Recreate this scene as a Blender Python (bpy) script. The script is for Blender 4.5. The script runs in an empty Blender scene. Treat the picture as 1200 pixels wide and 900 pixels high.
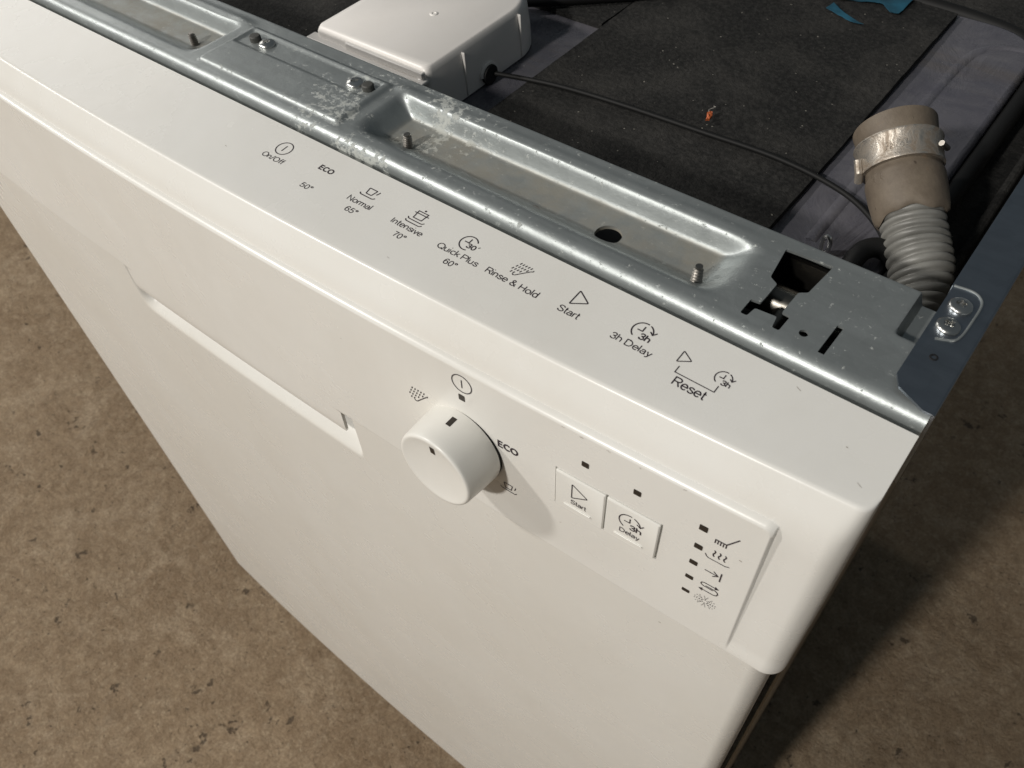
import bpy, bmesh, math, random
from mathutils import Vector, Matrix, Euler
random.seed(7)
S = bpy.context.scene
COL = S.collection
PI = math.pi

# ------------------------------------------------------------------ camera
cam_d = bpy.data.cameras.new('camera')
cam = bpy.data.objects.new('camera', cam_d); COL.objects.link(cam)
cam.location = (0.30005, -0.12921, 0.19945)
cam.rotation_euler = (0.68097, 0.05073, 0.6710)
cam_d.sensor_width = 36.0
cam_d.lens = 36.0 * 969.91 / 1200.0
cam_d.clip_start = 0.01; cam_d.clip_end = 60
cam_d.dof.use_dof = True
cam_d.dof.focus_distance = 0.335
cam_d.dof.aperture_fstop = 26.0
S.camera = cam

# ------------------------------------------------------------------ world and lamps
wd = bpy.data.worlds.new('World'); S.world = wd; wd.use_nodes = True
bg = wd.node_tree.nodes['Background']
bg.inputs[0].default_value = (0.80, 0.92, 1.0, 1); bg.inputs[1].default_value = 0.09

def lamp(name, loc, target, power, size, col):
    l = bpy.data.lights.new(name, 'AREA'); l.shape = 'DISK'; l.size = size; l.energy = power; l.color = col
    o = bpy.data.objects.new(name, l); COL.objects.link(o)
    o.location = loc
    o.rotation_euler = (Vector(target) - Vector(loc)).to_track_quat('-Z', 'Y').to_euler()
    return o
KN = Vector((0.16, -0.01, -0.06))
lamp('ceiling_lamp_left', KN + 3.6 * Vector((-.634, -.472, .614)), KN, 58, 0.24, (1.0, .957, .90))
lamp('ceiling_lamp_front', KN + 4.2 * Vector((-.135, -.82, .56)), KN, 110, 0.26, (1.0, .956, .895))
lamp('fill_light_back', KN + 3.2 * Vector((-.90, .28, .34)), KN, 9, 1.3, (1.0, .97, .92))  # added soft fill, brightens the top strip and gives it a sheen
lamp('low_lamp_left', KN + 2.6 * Vector((-.895, -.30, .33)), KN, 7, 0.50, (1.0, .97, .93))

S.view_settings.view_transform = 'Standard'; S.view_settings.look = 'None'
S.view_settings.exposure = 0.0; S.view_settings.gamma = 1.0

# ------------------------------------------------------------------ materials
class NT:
    def __init__(self, name):
        self.m = bpy.data.materials.new(name); self.m.use_nodes = True
        self.t = self.m.node_tree; self.n = self.t.nodes; self.b = self.n['Principled BSDF']
        self._c = None
    def new(self, typ, **kw):
        nd = self.n.new(typ)
        for k, v in kw.items():
            if k[0] == 'i' and k[1:].isdigit(): nd.inputs[int(k[1:])].default_value = v
            else: setattr(nd, k, v)
        return nd
    def link(self, a, b): self.t.links.new(a, b)
    def co(self):
        if self._c is None: self._c = self.new('ShaderNodeTexCoord').outputs['Object']
        return self._c
    def mapped(self, sc):
        mp = self.new('ShaderNodeMapping'); mp.inputs['Scale'].default_value = sc
        self.link(self.co(), mp.inputs[0]); return mp.outputs[0]
    def noise(self, scale, detail=4, rough=.55, vec=None, dist=0):
        nd = self.new('ShaderNodeTexNoise'); nd.inputs['Scale'].default_value = scale
        nd.inputs['Detail'].default_value = detail; nd.inputs['Roughness'].default_value = rough
        nd.inputs['Distortion'].default_value = dist
        self.link(vec or self.co(), nd.inputs['Vector']); return nd.outputs['Fac']
    def voro(self, scale, vec=None, out='Distance', feature='F1'):
        nd = self.new('ShaderNodeTexVoronoi', feature=feature); nd.inputs['Scale'].default_value = scale
        self.link(vec or self.co(), nd.inputs['Vector']); return nd.outputs[out]
    def ramp(self, fac, stops):
        r = self.new('ShaderNodeValToRGB'); e = r.color_ramp.elements
        while len(e) < len(stops): e.new(0.5)
        for el, (p, c) in zip(e, stops):
            el.position = p; el.color = (c, c, c, 1) if isinstance(c, (int, float)) else tuple(c) + (1,)
        self.link(fac, r.inputs[0]); return r.outputs[0]
    def mix(self, fac, a, b, mode='MIX'):
        m = self.new('ShaderNodeMix', data_type='RGBA', blend_type=mode)
        for s, v in ((0, fac), (6, a), (7, b)):
            if isinstance(v, (int, float)): m.inputs[s].default_value = v
            elif isinstance(v, tuple): m.inputs[s].default_value = v + (1,) if len(v) == 3 else v
            else: self.link(v, m.inputs[s])
        return m.outputs[2]
    def math(self, op, a, b=None, clamp=False):
        m = self.new('ShaderNodeMath', operation=op); m.use_clamp = clamp
        for i, v in enumerate((a, b)):
            if v is None: continue
            if isinstance(v, (int, float)): m.inputs[i].default_value = v
            else: self.link(v, m.inputs[i])
        return m.outputs[0]
    def sep(self):
        s = self.new('ShaderNodeSeparateXYZ'); self.link(self.co(), s.inputs[0]); return s.outputs
    def bump(self, h, strength=.2, dist=.001, normal=None):
        b = self.new('ShaderNodeBump'); b.inputs['Strength'].default_value = strength; b.inputs['Distance'].default_value = dist
        self.link(h, b.inputs['Height'])
        if normal is not None: self.link(normal, b.inputs['Normal'])
        return b.outputs[0]
    def set(self, **kw):
        for k, v in kw.items():
            s = self.b.inputs[k.replace('_', ' ')]
            if isinstance(v, (int, float)): s.default_value = v
            elif isinstance(v, tuple): s.default_value = v + (1,) if len(v) == 3 and s.type == 'RGBA' else v
            else: self.link(v, s)
        return self.m

def plain(name, col, rough=.5, metal=0.0, spec=.5, var=0.0, bscale=400, bstr=0.0, bdist=.0003):
    t = NT(name)
    c = col
    if var:
        n = t.noise(60, 5)
        c = t.mix(t.ramp(n, [(.3, 0.0), (.7, 1.0)]), tuple(v * (1 - var) for v in col), tuple(min(1, v * (1 + var)) for v in col))
    kw = dict(Base_Color=c, Roughness=rough, Metallic=metal)
    kw['Specular_IOR_Level'] = spec
    if bstr: kw['Normal'] = t.bump(t.noise(bscale, 3), bstr, bdist)
    return t.set(**kw)

def specks(t, scale, size, keep):
    """sparse irregular spots, 0..1"""
    nd = t.new('ShaderNodeTexVoronoi'); nd.inputs['Scale'].default_value = scale
    d = t.new('ShaderNodeTexNoise'); d.inputs['Scale'].default_value = scale * 1.7; t.link(t.co(), d.inputs['Vector'])
    v = t.new('ShaderNodeVectorMath', operation='SCALE'); t.link(d.outputs['Color'], v.inputs[0]); v.inputs['Scale'].default_value = .5 / scale
    a = t.new('ShaderNodeVectorMath', operation='ADD'); t.link(t.co(), a.inputs[0]); t.link(v.outputs[0], a.inputs[1])
    t.link(a.outputs[0], nd.inputs['Vector'])
    near = t.math('LESS_THAN', nd.outputs['Distance'], size)
    sp = t.new('ShaderNodeSeparateColor'); t.link(nd.outputs['Color'], sp.inputs[0])
    return t.math('MULTIPLY', near, t.math('GREATER_THAN', sp.outputs[0], 1 - keep))

def white_mat(name, base, rough, wave, speck=True):
    t = NT(name)
    n = t.noise(9, 5, .6)
    c = t.mix(t.ramp(n, [(.35, 0.0), (.7, 1.0)]), base, tuple(b * k for b, k in zip(base, (.965, .955, .94))))
    g = t.noise(30, 6, .7, dist=.6)
    c = t.mix(t.math('MULTIPLY', t.ramp(g, [(.60, 0.0), (.80, 1.0)]), .07), c, (.52, .46, .38))
    c = t.mix(t.math('MULTIPLY', t.ramp(t.noise(6, 7, .7, t.mapped((1.6, 1.6, .7)), dist=.7), [(.48, 0.0), (.72, 1.0)]), .13), c, (.56, .53, .47))
    if speck:
        s = specks(t, 90, .035, .05)
        c = t.mix(t.math('MULTIPLY', s, .55), c, (.16, .13, .10))
    r = t.math('ADD', t.math('MULTIPLY', t.noise(22, 5, .6), .08), rough - .04)
    n1 = t.bump(t.noise(wave, 3, .5), .35, .0011)
    nrm = t.bump(t.noise(900, 2), .05, .0002, n1)
    return t.set(Base_Color=c, Roughness=r, Normal=nrm, Specular_IOR_Level=.5)

M = {}
M['panel'] = white_mat('white_moulded_plastic', (.765, .757, .722), .27, 20)
M['door'] = white_mat('white_enamelled_steel', (.742, .731, .69), .27, 14)
M['knob'] = white_mat('white_knob_plastic', (.775, .768, .73), .32, 10)
M['box'] = white_mat('pale_box_plastic', (.79, .765, .735), .36, 25)
M['ink'] = plain('printed_ink', (.035, .026, .032), .55)
M['ink_grey'] = plain('printed_ink_thin', (.055, .045, .05), .55)
M['scuff'] = plain('scuffed_dirt', (.20, .165, .12), .7)
M['led'] = plain('dark_lens', (.028, .022, .017), .45, spec=.4)
M['black'] = plain('black_rubber', (.008, .008, .008), .6, spec=.25)
M['void'] = plain('void_shade_black', (.006, .006, .007), .7)  # near-black stands in for shade inside holes; also on the inner plates
M['screw'] = plain('bright_zinc_screw', (.62, .62, .60), .28, 1.0, var=.12, bscale=500, bstr=.3)
M['tip'] = plain('dull_screw_thread', (.34, .32, .29), .38, 1.0, var=.25)
M['plug'] = plain('grey_plug', (.055, .055, .05), .6)
M['corr'] = plain('grey_hose_plastic', (.19, .187, .172), .42, var=.28, bscale=300, bstr=.15)
M['tape'] = plain('blue_tape', (.010, .060, .095), .55, var=.6, bscale=90, bstr=.5, bdist=.001)
M['orange'] = plain('orange_scrap', (.36, .085, .025), .6, var=.3)
M['fibre'] = plain('pale_fibre', (.45, .42, .38), .7)

def zinc(name, base, rough, dirty):
    t = NT(name)
    sp = t.voro(170, out='Color'); sg = t.new('ShaderNodeSeparateColor'); t.link(sp, sg.inputs[0])
    c = t.mix(sg.outputs[0], tuple(b * .94 for b in base), tuple(min(1, b * 1.04) for b in base))
    streak = t.noise(14, 5, .6, t.mapped((1.5, 12, 12)))
    c = t.mix(t.math('MULTIPLY', t.ramp(streak, [(.35, 0.0), (.75, 1.0)]), .5), c, tuple(b * .68 for b in base))
    met = .7 if dirty else 1.0; r = t.math('ADD', t.math('MULTIPLY', t.noise(45, 5, .7), .22), rough - .11)
    hb = t.noise(120, 4, .6)
    nrm = t.bump(hb, .22, .0006)
    if dirty:
        x, y, z = t.sep()
        # tan dust lying in the pressed troughs
        low = t.math('SUBTRACT', 1.0, t.math('MULTIPLY', t.math('ADD', z, .0062), 420, True), True)
        dn = t.ramp(t.noise(80, 6, .7), [(.28, 0.15), (.62, 1.0)])
        dust = t.math('MULTIPLY', low, t.math('MULTIPLY', dn, .92))
        c = t.mix(dust, c, (.25, .21, .145))
        # white zinc corrosion, thick around the pad and the trough beside it
        dx = t.math('DIVIDE', t.math('SUBTRACT', x, .066), .062)
        area = t.math('SUBTRACT', 1.0, t.math('ABSOLUTE', dx), True)
        n2 = t.noise(520, 4, .7)
        clean = t.math('SUBTRACT', 1.0, t.math('MULTIPLY', t.math('SUBTRACT', x, .19), 60, True), True)
        clus = t.math('MULTIPLY', t.ramp(t.noise(46, 5, .65, dist=.5), [(.44, 0.0), (.60, 1.0)]), t.math('ADD', t.math('MULTIPLY', area, .20), .03))
        spots = t.math('MULTIPLY', t.math('MULTIPLY', specks(t, 52, .18, .12), .13), clean)
        cor = t.ramp(t.math('ADD', t.noise(360, 6, .74), t.math('MAXIMUM', clus, spots)), [(.625, 0.0), (.70, 1.0)])
        c = t.mix(t.math('MULTIPLY', cor, .46), c, (.54, .55, .50))
        rust = t.math('MULTIPLY', specks(t, 75, .16, .07), low)
        c = t.mix(t.math('MULTIPLY', rust, .8), c, (.12, .06, .035))
        met = t.math('SUBTRACT', .66, t.math('MULTIPLY', t.math('MAXIMUM', dust, cor), .62), True)
        r = t.math('ADD', r, t.math('MULTIPLY', t.math('MAXIMUM', dust, cor), .35), True)
        nrm = t.bump(t.math('ADD', cor, t.math('MULTIPLY', n2, .4)), .35, .0004, nrm)
    return t.set(Base_Color=c, Metallic=met, Roughness=r, Normal=nrm)
M['beam'] = zinc('galvanised_beam', (.365, .392, .39), .42, True)
M['rail'] = zinc('galvanised_rail_blue_reflection', (.32, .355, .40), .38, False)  # blue of the reflected surroundings is put into the base colour
M['bracket'] = zinc('dull_inner_steel', (.20, .19, .17), .34, False)

t = NT('bitumen_mat')
d1 = t.ramp(t.noise(16, 6, .65), [(.48, 0.0), (.80, 1.0)]); d2 = t.ramp(t.noise(420, 3, .7), [(.42, 0.0), (.75, 1.0)])
c = t.mix(t.math('MULTIPLY', d1, .85), (.011, .011, .0105), (.055, .052, .047))
c = t.mix(t.math('MULTIPLY', d2, .35), c, (.075, .072, .067))
c = t.mix(specks(t, 260, .10, .16), c, (.27, .255, .22))
M['mat'] = t.set(Base_Color=c, Roughness=.9, Specular_IOR_Level=.25, Normal=t.bump(t.math('ADD', t.noise(260, 5, .7), t.noise(24, 3)), .8, .0016))
t = NT('dusty_grey_film')
d1 = t.ramp(t.noise(22, 6, .7, dist=.7), [(.35, 0.0), (.8, 1.0)])
c = t.mix(d1, (.078, .077, .094), (.155, .150, .160))
c = t.mix(t.math('MULTIPLY', t.ramp(t.noise(14, 5, .7, t.mapped((.5, 2.4, 1))), [(.55, 0.0), (.8, 1.0)]), .6), c, (.12, .10, .08))
c = t.mix(specks(t, 230, .05, .16), c, (.36, .35, .32))
M['film'] = t.set(Base_Color=c, Roughness=t.math('ADD', t.math('MULTIPLY', d1, .35), .18), Normal=t.bump(t.noise(26, 6, .6, t.mapped((1.6, .7, 1)), dist=.8), .7, .003))
t = NT('taupe_rubber')
d1 = t.ramp(t.noise(55, 6, .7), [(.35, 0.0), (.7, 1.0)])
c = t.mix(d1, (.105, .082, .060), (.175, .142, .105))
c = t.mix(t.math('MULTIPLY', t.ramp(t.noise(36, 5, .6), [(.56, 0.0), (.70, 1.0)]), .7), c, (.21, .125, .07))
c = t.mix(t.math('MULTIPLY', specks(t, 200, .12, .05), .8), c, (.05, .035, .025))
M['cuff'] = t.set(Base_Color=c, Roughness=.62, Normal=t.bump(t.math('ADD', t.noise(160, 6, .7), t.math('MULTIPLY', t.ramp(t.noise(40, 5, .6, dist=.6), [(.60, 0.0), (.62, 1.0)]), .8)), .45, .0007))
t = NT('tarnished_clamp')
d1 = t.ramp(t.noise(130, 6, .75, dist=.5), [(.40, 0.0), (.62, 1.0)])
M['clamp'] = t.set(Base_Color=t.mix(d1, (.27, .22, .17), (.62, .58, .52)), Metallic=t.math('ADD', t.math('MULTIPLY', d1, .5), .45), Roughness=t.math('SUBTRACT', .58, t.math('MULTIPLY', d1, .2)), Normal=t.bump(d1, .3, .0004))

t = NT('rough_concrete')
c = t.mix(t.ramp(t.noise(6, 6, .6), [(.34, 0.0), (.66, 1.0)]), (.355, .252, .155), (.485, .362, .236))
c = t.mix(t.math('MULTIPLY', t.ramp(t.noise(46, 10, .82, dist=.2), [(.42, 0.0), (.56, 1.0)]), .62), c, (.250, .170, .100))
c = t.mix(t.math('MULTIPLY', t.ramp(t.noise(16, 10, .84, dist=.4), [(.50, 0.0), (.62, 1.0)]), .55), c, (.62, .49, .345))
c = t.mix(t.math('MULTIPLY', t.ramp(t.noise(110, 8, .80, dist=.2), [(.50, 0.0), (.62, 1.0)]), .42), c, (.62, .495, .345))
fine = t.noise(300, 4, .7)
c = t.mix(t.math('MULTIPLY', t.ramp(fine, [(.35, 1.0), (.60, 0.0)]), .46), c, (.15, .098, .055))
smear = t.ramp(t.noise(9, 7, .7, t.mapped((3.0, .9, 1)), dist=.6), [(.60, 0.0), (.72, 1.0)])
c = t.mix(t.math('MULTIPLY', smear, .25), c, (.16, .14, .115))
pit = t.ramp(t.noise(38, 8, .70, dist=.3), [(.640, 0.0), (.655, 1.0)]); pit2 = t.ramp(t.noise(170, 6, .68), [(.640, 0.0), (.665, 1.0)])
pits = t.math('MAXIMUM', pit, pit2)
c = t.mix(t.math('MULTIPLY', pits, .78), c, (.075, .052, .034))
c = t.mix(t.math('MULTIPLY', t.ramp(t.noise(210, 6, .7, dist=.5), [(.66, 0.0), (.69, 1.0)]), .8), c, (.66, .57, .44))
h = t.math('ADD', t.math('ADD', t.math('MULTIPLY', t.noise(46, 10, .82, dist=.2), .9), t.math('MULTIPLY', fine, .12)), t.math('MULTIPLY', pits, -.35))
M['floor'] = t.set(Base_Color=c, Roughness=.78, Specular_IOR_Level=.35, Normal=t.bump(h, .85, .012))

# ------------------------------------------------------------------ mesh helpers
def mesh_obj(name, verts, faces, mat, parent=None, smooth=True, angle=35):
    me = bpy.data.meshes.new(name); me.from_pydata([tuple(v) for v in verts], [], faces)
    me.validate(); me.update()
    bm = bmesh.new(); bm.from_mesh(me)
    bmesh.ops.remove_doubles(bm, verts=bm.verts, dist=1e-7)
    bmesh.ops.recalc_face_normals(bm, faces=bm.faces)
    bm.to_mesh(me); bm.free()
    if smooth:
        me.shade_smooth(); me.set_sharp_from_angle(angle=math.radians(angle))
    me.materials.append(M[mat])
    o = bpy.data.objects.new(name, me); COL.objects.link(o)
    if parent: o.parent = parent
    return o
def grid_faces(nu, nv, skip=None, closed_u=False):
    f = []
    for i in range(nu if closed_u else nu - 1):
        for j in range(nv - 1):
            if skip and skip(i, j): continue
            k = (i + 1) % nu
            f.append((i * nv + j, k * nv + j, k * nv + j + 1, i * nv + j + 1))
    return f
class MB:
    def __init__(self): self.v = []; self.f = []
    def add(self, v, f):
        o = len(self.v); self.v += [tuple(p) for p in v]; self.f += [tuple(i + o for i in q) for q in f]; return self
    def box(self, x0, x1, y0, y1, z0, z1):
        return self.add([(x0,y0,z0),(x1,y0,z0),(x1,y1,z0),(x0,y1,z0),(x0,y0,z1),(x1,y0,z1),(x1,y1,z1),(x0,y1,z1)],
                        [(0,3,2,1),(4,5,6,7),(0,1,5,4),(1,2,6,5),(2,3,7,6),(3,0,4,7)])
    def prism(self, poly, z0, z1, fn=None):
        n = len(poly); v = [(x, y, z0) for x, y in poly] + [(x, y, z1) for x, y in poly]
        if fn: v = [fn(p) for p in v]
        return self.add(v, [tuple(range(n))[::-1], tuple(range(n, 2 * n))] + [(i, (i + 1) % n, n + (i + 1) % n, n + i) for i in range(n)])
    def lathe(self, prof, n=48, fn=None, cap=(True, True)):
        v = []; m = len(prof)
        for i in range(n):
            a = 2 * PI * i / n
            for r, h in prof: v.append((r * math.cos(a), r * math.sin(a), h))
        if fn: v = [fn(p) for p in v]
        f = grid_faces(n, m, closed_u=True)
        if cap[0]: f.append(tuple(i * m for i in range(n)))
        if cap[1]: f.append(tuple(i * m + m - 1 for i in range(n))[::-1])
        return self.add(v, f)
    def tube(self, pts, r, n=12, cap=True):
        pts = [Vector(p) for p in pts]; m = len(pts); v = []; nrm = None
        for i, p in enumerate(pts):
            tg = (pts[min(i + 1, m - 1)] - pts[max(i - 1, 0)]).normalized()
            if nrm is None: nrm = tg.orthogonal().normalized()
            nrm = (nrm - tg * nrm.dot(tg)).normalized(); bn = tg.cross(nrm)
            rr = r[i] if isinstance(r, (list, tuple)) else r
            v += [p + rr * (math.cos(2 * PI * k / n) * nrm + math.sin(2 * PI * k / n) * bn) for k in range(n)]
        f = [(i * n + k, i * n + (k + 1) % n, (i + 1) * n + (k + 1) % n, (i + 1) * n + k) for i in range(m - 1) for k in range(n)]
        if cap: f += [tuple(range(n))[::-1], tuple((m - 1) * n + k for k in range(n))]
        return self.add(v, f)
    def build(self, name, mat, parent=None, smooth=True, angle=35):
        return mesh_obj(name, self.v, self.f, mat, parent, smooth, angle)
def bevel(o, w, seg=2, ang=30):
    m = o.modifiers.new('bevel', 'BEVEL'); m.width = w; m.segments = seg; m.limit_method = 'ANGLE'; m.angle_limit = math.radians(ang)
    return o
def rounded(poly, r, n=5):
    """round the corners of a polygon; r one number or one per corner"""
    out = []; m = len(poly)
    for i in range(m):
        p0, p, p1 = Vector(poly[i - 1]), Vector(poly[i]), Vector(poly[(i + 1) % m])
        rr = r[i] if isinstance(r, (list, tuple)) else r
        a = (p0 - p); b = (p1 - p); rr = min(rr, a.length * .45, b.length * .45)
        s, e = p + a.normalized() * rr, p + b.normalized() * rr
        for k in range(n + 1):
            u = k / n; out.append(tuple((1 - u) ** 2 * s + 2 * u * (1 - u) * p + u * u * e))
    return out
def catmull(pts, n=10):
    P = [Vector(p) for p in pts]; P = [2 * P[0] - P[1]] + P + [2 * P[-1] - P[-2]]; out = []
    for i in range(1, len(P) - 2):
        for k in range(n):
            u = k / n
            out.append(.5 * ((2 * P[i]) + (-P[i - 1] + P[i + 1]) * u + (2 * P[i - 1] - 5 * P[i] + 4 * P[i + 1] - P[i + 2]) * u * u + (-P[i - 1] + 3 * P[i] - 3 * P[i + 1] + P[i + 2]) * u ** 3))
    return out + [P[-2]]
def sstep(a, b, x):
    if a == b: return float(x >= a)
    u = min(1, max(0, (x - a) / (b - a))); return u * u * (3 - 2 * u)
def axis(stops):
    """sorted sample positions from (start, end, step) pieces"""
    out = set()
    for a, b, s in stops:
        n = max(1, round((b - a) / s))
        for i in range(n + 1): out.add(round(a + (b - a) * i / n, 6))
    out = sorted(out); res = [out[0]]
    for v in out[1:]:
        if v - res[-1] > 2e-5: res.append(v)
    return res
def thing(name, label, cat, loc=(0, 0, 0), group=None):
    o = bpy.data.objects.new(name, None); COL.objects.link(o); o.location = loc; o.empty_display_size = .05
    o['label'] = label; o['category'] = cat
    if group: o['group'] = group
    return o
def tag(o, label, cat):
    o['label'] = label; o['category'] = cat; return o

# ------------------------------------------------------------------ floor
W = .298
FLOOR = -.83
def floor_mesh():
    n = 60; v = []
    for i in range(n + 1):
        for j in range(n + 1):
            v.append((-4 + 8 * i / n, -4 + 8 * j / n, FLOOR))
    o = mesh_obj('floor', v, grid_faces(n + 1, n + 1), 'floor'); o['kind'] = 'structure'; return o
floor_mesh()

# ------------------------------------------------------------------ dishwasher
DW = thing('dishwasher', 'white dishwasher without its worktop, control panel and metal top beam showing', 'dishwasher')
YA = .04556; TA = .05296            # back edge of the panel's top strip and its fall to the front
TC = .06467; ZS = -.1000            # lean of the control face, height of the seam above the door
SC, CC = math.sin(TC), math.cos(TC)
LC = .08084
BB, BC, BD = .01128, .01236, .00886 # how far the front bows out in the middle: bend, crease, door
bow = lambda b, x: -b * (1 - (min(abs(x), W) / W) ** 2)
def zA(y): return (y - YA) * TA
def C(x, s, off=0.0):
    """point on the control face: x along it, s up from the seam, off towards the viewer (metres)"""
    b = BD + (BC - BD) * s / LC
    return (x, s * SC + bow(b, x) - off * CC, ZS + s * CC + off * SC)
def A(x, y, off=0.0): return (x, y, zA(y) + off)

# --- control panel: one moulding, from the back edge of its top strip to the seam
FX0, FX1, FS0, FS1 = -.2775, .2777, .0095, .0817     # raised face
BX0, BX1, BS0, BS1 = .2031, .2453, .0342, .0567      # pocket the two buttons sit in
def panel_depth(x, s):
    r = .003
    # signed distance to the raised face (rounded), open downwards into the flush lower strip
    cx, hx = (FX0 + FX1) / 2, (FX1 - FX0) / 2
    dx = abs(x - cx) - (hx - r); ds = (s - (FS1 - r))
    d = math.hypot(max(dx, 0), max(ds, 0)) + min(max(dx, ds), 0) - r
    if dx > ds:
        full = .0007 + .0013 * min(1, max(0, (s - FS0) / (FS1 - FS0)))
        dep = full * sstep(-.0002, .0006, d) * sstep(FS0 - .0085, FS0 + .0010, s)
    else:
        dep = .0020 * min(1, max(0, (d + .0004) / .0028))
    if BX0 < x < BX1 and BS0 < s < BS1:
        e = min(x - BX0, BX1 - x, s - BS0, BS1 - s)
        dep = .0016 * sstep(0, .00015, e)
    return dep
RR = .0072
def end_round(u):
    """plan path at the two ends: u past W-RR goes round the corner and back along the side"""
    a = abs(u); sg = 1 if u >= 0 else -1
    if a <= W - RR: return u, 0.0
    arc = RR * PI / 2; k = a - (W - RR)
    if k <= arc:
        th = k / RR; return sg * (W - RR + RR * math.sin(th)), RR * (1 - math.cos(th))
    return sg * W, RR + (k - arc)
U1 = W - RR + RR * PI / 2
RA = .0042
def top_round(x, dy):
    k = abs(x) - (W - RA)
    if k <= 0: return 0.0
    if k >= RA - 1e-9: return RA + max(0, dy - RR)
    return RA - math.sqrt(RA * RA - k * k)
us = axis([(-U1 - .03, -U1, .015), (-U1, -(W - RR), .0009), (-(W - RR), FX0 - .0015, .004), (FX0 - .0015, FX0 + .003, .0004), (FX0 + .003, BX0 - .0006, .006),
           (BX0 - .0006, BX0 + .0004, .0001), (BX0 + .0004, BX1 - .0004, .004), (BX1 - .0004, BX1 + .0006, .0001), (BX1 + .0006, FX1 - .003, .004),
           (FX1 - .003, FX1 + .0015, .0003), (FX1 + .0015, W - RR, .003), (W - RR, U1, .0009), (U1, U1 + .03, .015)])
ss = axis([(0, .0012, .0004), (.0012, FS0 + .0014, .0008), (FS0 + .0014, BS0 - .0006, .004), (BS0 - .0006, BS0 + .0004, .0001),
           (BS0 + .0004, BS1 - .0004, .003), (BS1 - .0004, BS1 + .0006, .0001), (BS1 + .0006, .0725, .004), (.0725, FS1 - .0035, .0009), (FS1 - .0035, FS1 + .0028, .0003)])
verts = []
for u in us:
    x, dy = end_round(u); col = []
    xr = x
    # underside return, small lower edge radius, control face
    low = C(xr, 0.0)
    drop = 0.0
    a = abs(u) - (W - .005)
    col.append((x, min(low[1] + .004 + dy, YA), low[2] + .0012)); col.append((x, low[1] + (.0002 if abs(x) < .0846 else .0010) + dy, low[2] + .0001))
    for s in ss:
        p = C(xr, s, -panel_depth(x, s)); e = 0.0 if abs(x) < .0846 else .0009 * (1 - min(1, s / .0009)) ** 2
        col.append((x, min(p[1] + e + dy, YA), p[2]))
    # sloping band from the ledge to the bend
    yb = .01428 + bow(BB, x)
    b1 = Vector((0, yb, zA(yb))); dyA = top_round(x, dy)
    dA = Vector((0, 1, TA)).normalized()
    f = .0013
    tS = (.073 - FS0) / (FS1 - FS0)
    A0 = Vector(C(xr, .073, -(.0007 + .0013 * tS))); A0.x = 0; b0 = Vector(C(xr, FS1 + .0028, -.0020)); b0.x = 0
    dB = (b1 - b0).normalized(); A1 = b0 + (b1 - dB * f - b0) * .5
    bez = lambda w: (1 - w) ** 2 * A0 + 2 * w * (1 - w) * b0 + w * w * A1
    for i, s_ in enumerate(ss):
        y0 = col[i + 2][1] - dy; z0 = col[i + 2][2]
        if abs(x) > FX1 + .0004 and s_ > .073:
            q = bez(.5 * (s_ - .073) / (FS1 + .0028 - .073)); col[i + 2] = (x, min(q.y + dy, YA), q.z)
        elif s_ > .073 and abs(x) <= FX1 + .0004:
            ex, es = abs(x - (FX0 + FX1) / 2) - ((FX1 - FX0) / 2 - .003), s_ - (FS1 - .003)
            d = math.hypot(max(ex, 0), max(es, 0)) + min(max(ex, es), 0) - .003
            e = min(1, max(0, (d + .0006) / .0034)) ** 1.3
            if es >= ex or d > -.0006:
                if es < 0 and ex > 0: continue
                p = Vector(C(xr, s_)); q = bez(.5 * (s_ - .073) / (FS1 + .0028 - .073)); col[i + 2] = (x, p.y + (q.y - p.y) * e + dy, p.z + (q.z - p.z) * e)
    for k in range(1, 9):
        w = k / 8; q = bez(.5 + w) if w < .5 else A1 + (b1 - dB * f - A1) * ((w - .5) / .5)
        col.append((x, min(q.y + dy * (1 - w) + dyA * w, YA), q.z))
    q0 = b1 - dB * f; q1 = b1 + dA * f
    for k in range(1, 5):
        w = k / 5; q = (1 - w) ** 2 * q0 + 2 * w * (1 - w) * b1 + w * w * q1; col.append((x, min(q.y + dyA, YA), q.z))
    top0 = min(q1.y + dyA, YA - .001)
    for k in range(0, 9):
        y = top0 + (YA - .0005 - top0) * k / 8
        col.append((x, min(y, YA), zA(y)))
    col.append((x, YA, -.0006)); col.append((x, YA, -.006))
    verts += col; nv = len(col)
panel = mesh_obj('control_panel', verts, grid_faces(len(us), nv), 'panel', DW, angle=50)

# --- tongue of the panel that hides the finger pocket
tu = axis([(-.0838, -.080, .0008), (-.080, .080, .008), (.080, .0838, .0008)]); tv = [.00005, -.003, -.007, -.011, -.014, -.0158, -.0168]
mb = MB(); fr = []; bk = []
for x in tu:
    ex = max(0, abs(x) - .080); rise = .0038 - math.sqrt(max(0, .0038 ** 2 - ex ** 2))
    for s in tv:
        s2 = max(s, -.0168 + rise); k = -s2 / .0168
        p = C(x, s2); fr.append((x, p[1] + .0012 * k ** 8, p[2])); bk.append((x, p[1] + .0016, p[2]))
n = len(tv); mb.add(fr, grid_faces(len(tu), n)); mb.add(bk, grid_faces(len(tu), n))
N0 = len(fr)
for i in range(len(tu) - 1): mb.f.append((i * n + n - 1, (i + 1) * n + n - 1, N0 + (i + 1) * n + n - 1, N0 + i * n + n - 1))
for j in range(n - 1):
    mb.f.append((j, j + 1, N0 + j + 1, N0 + j)); q = (len(tu) - 1) * n; mb.f.append((q + j, q + j + 1, N0 + q + j + 1, N0 + q + j))
mb.build('handle_lip', 'panel', DW, angle=50)

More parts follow.
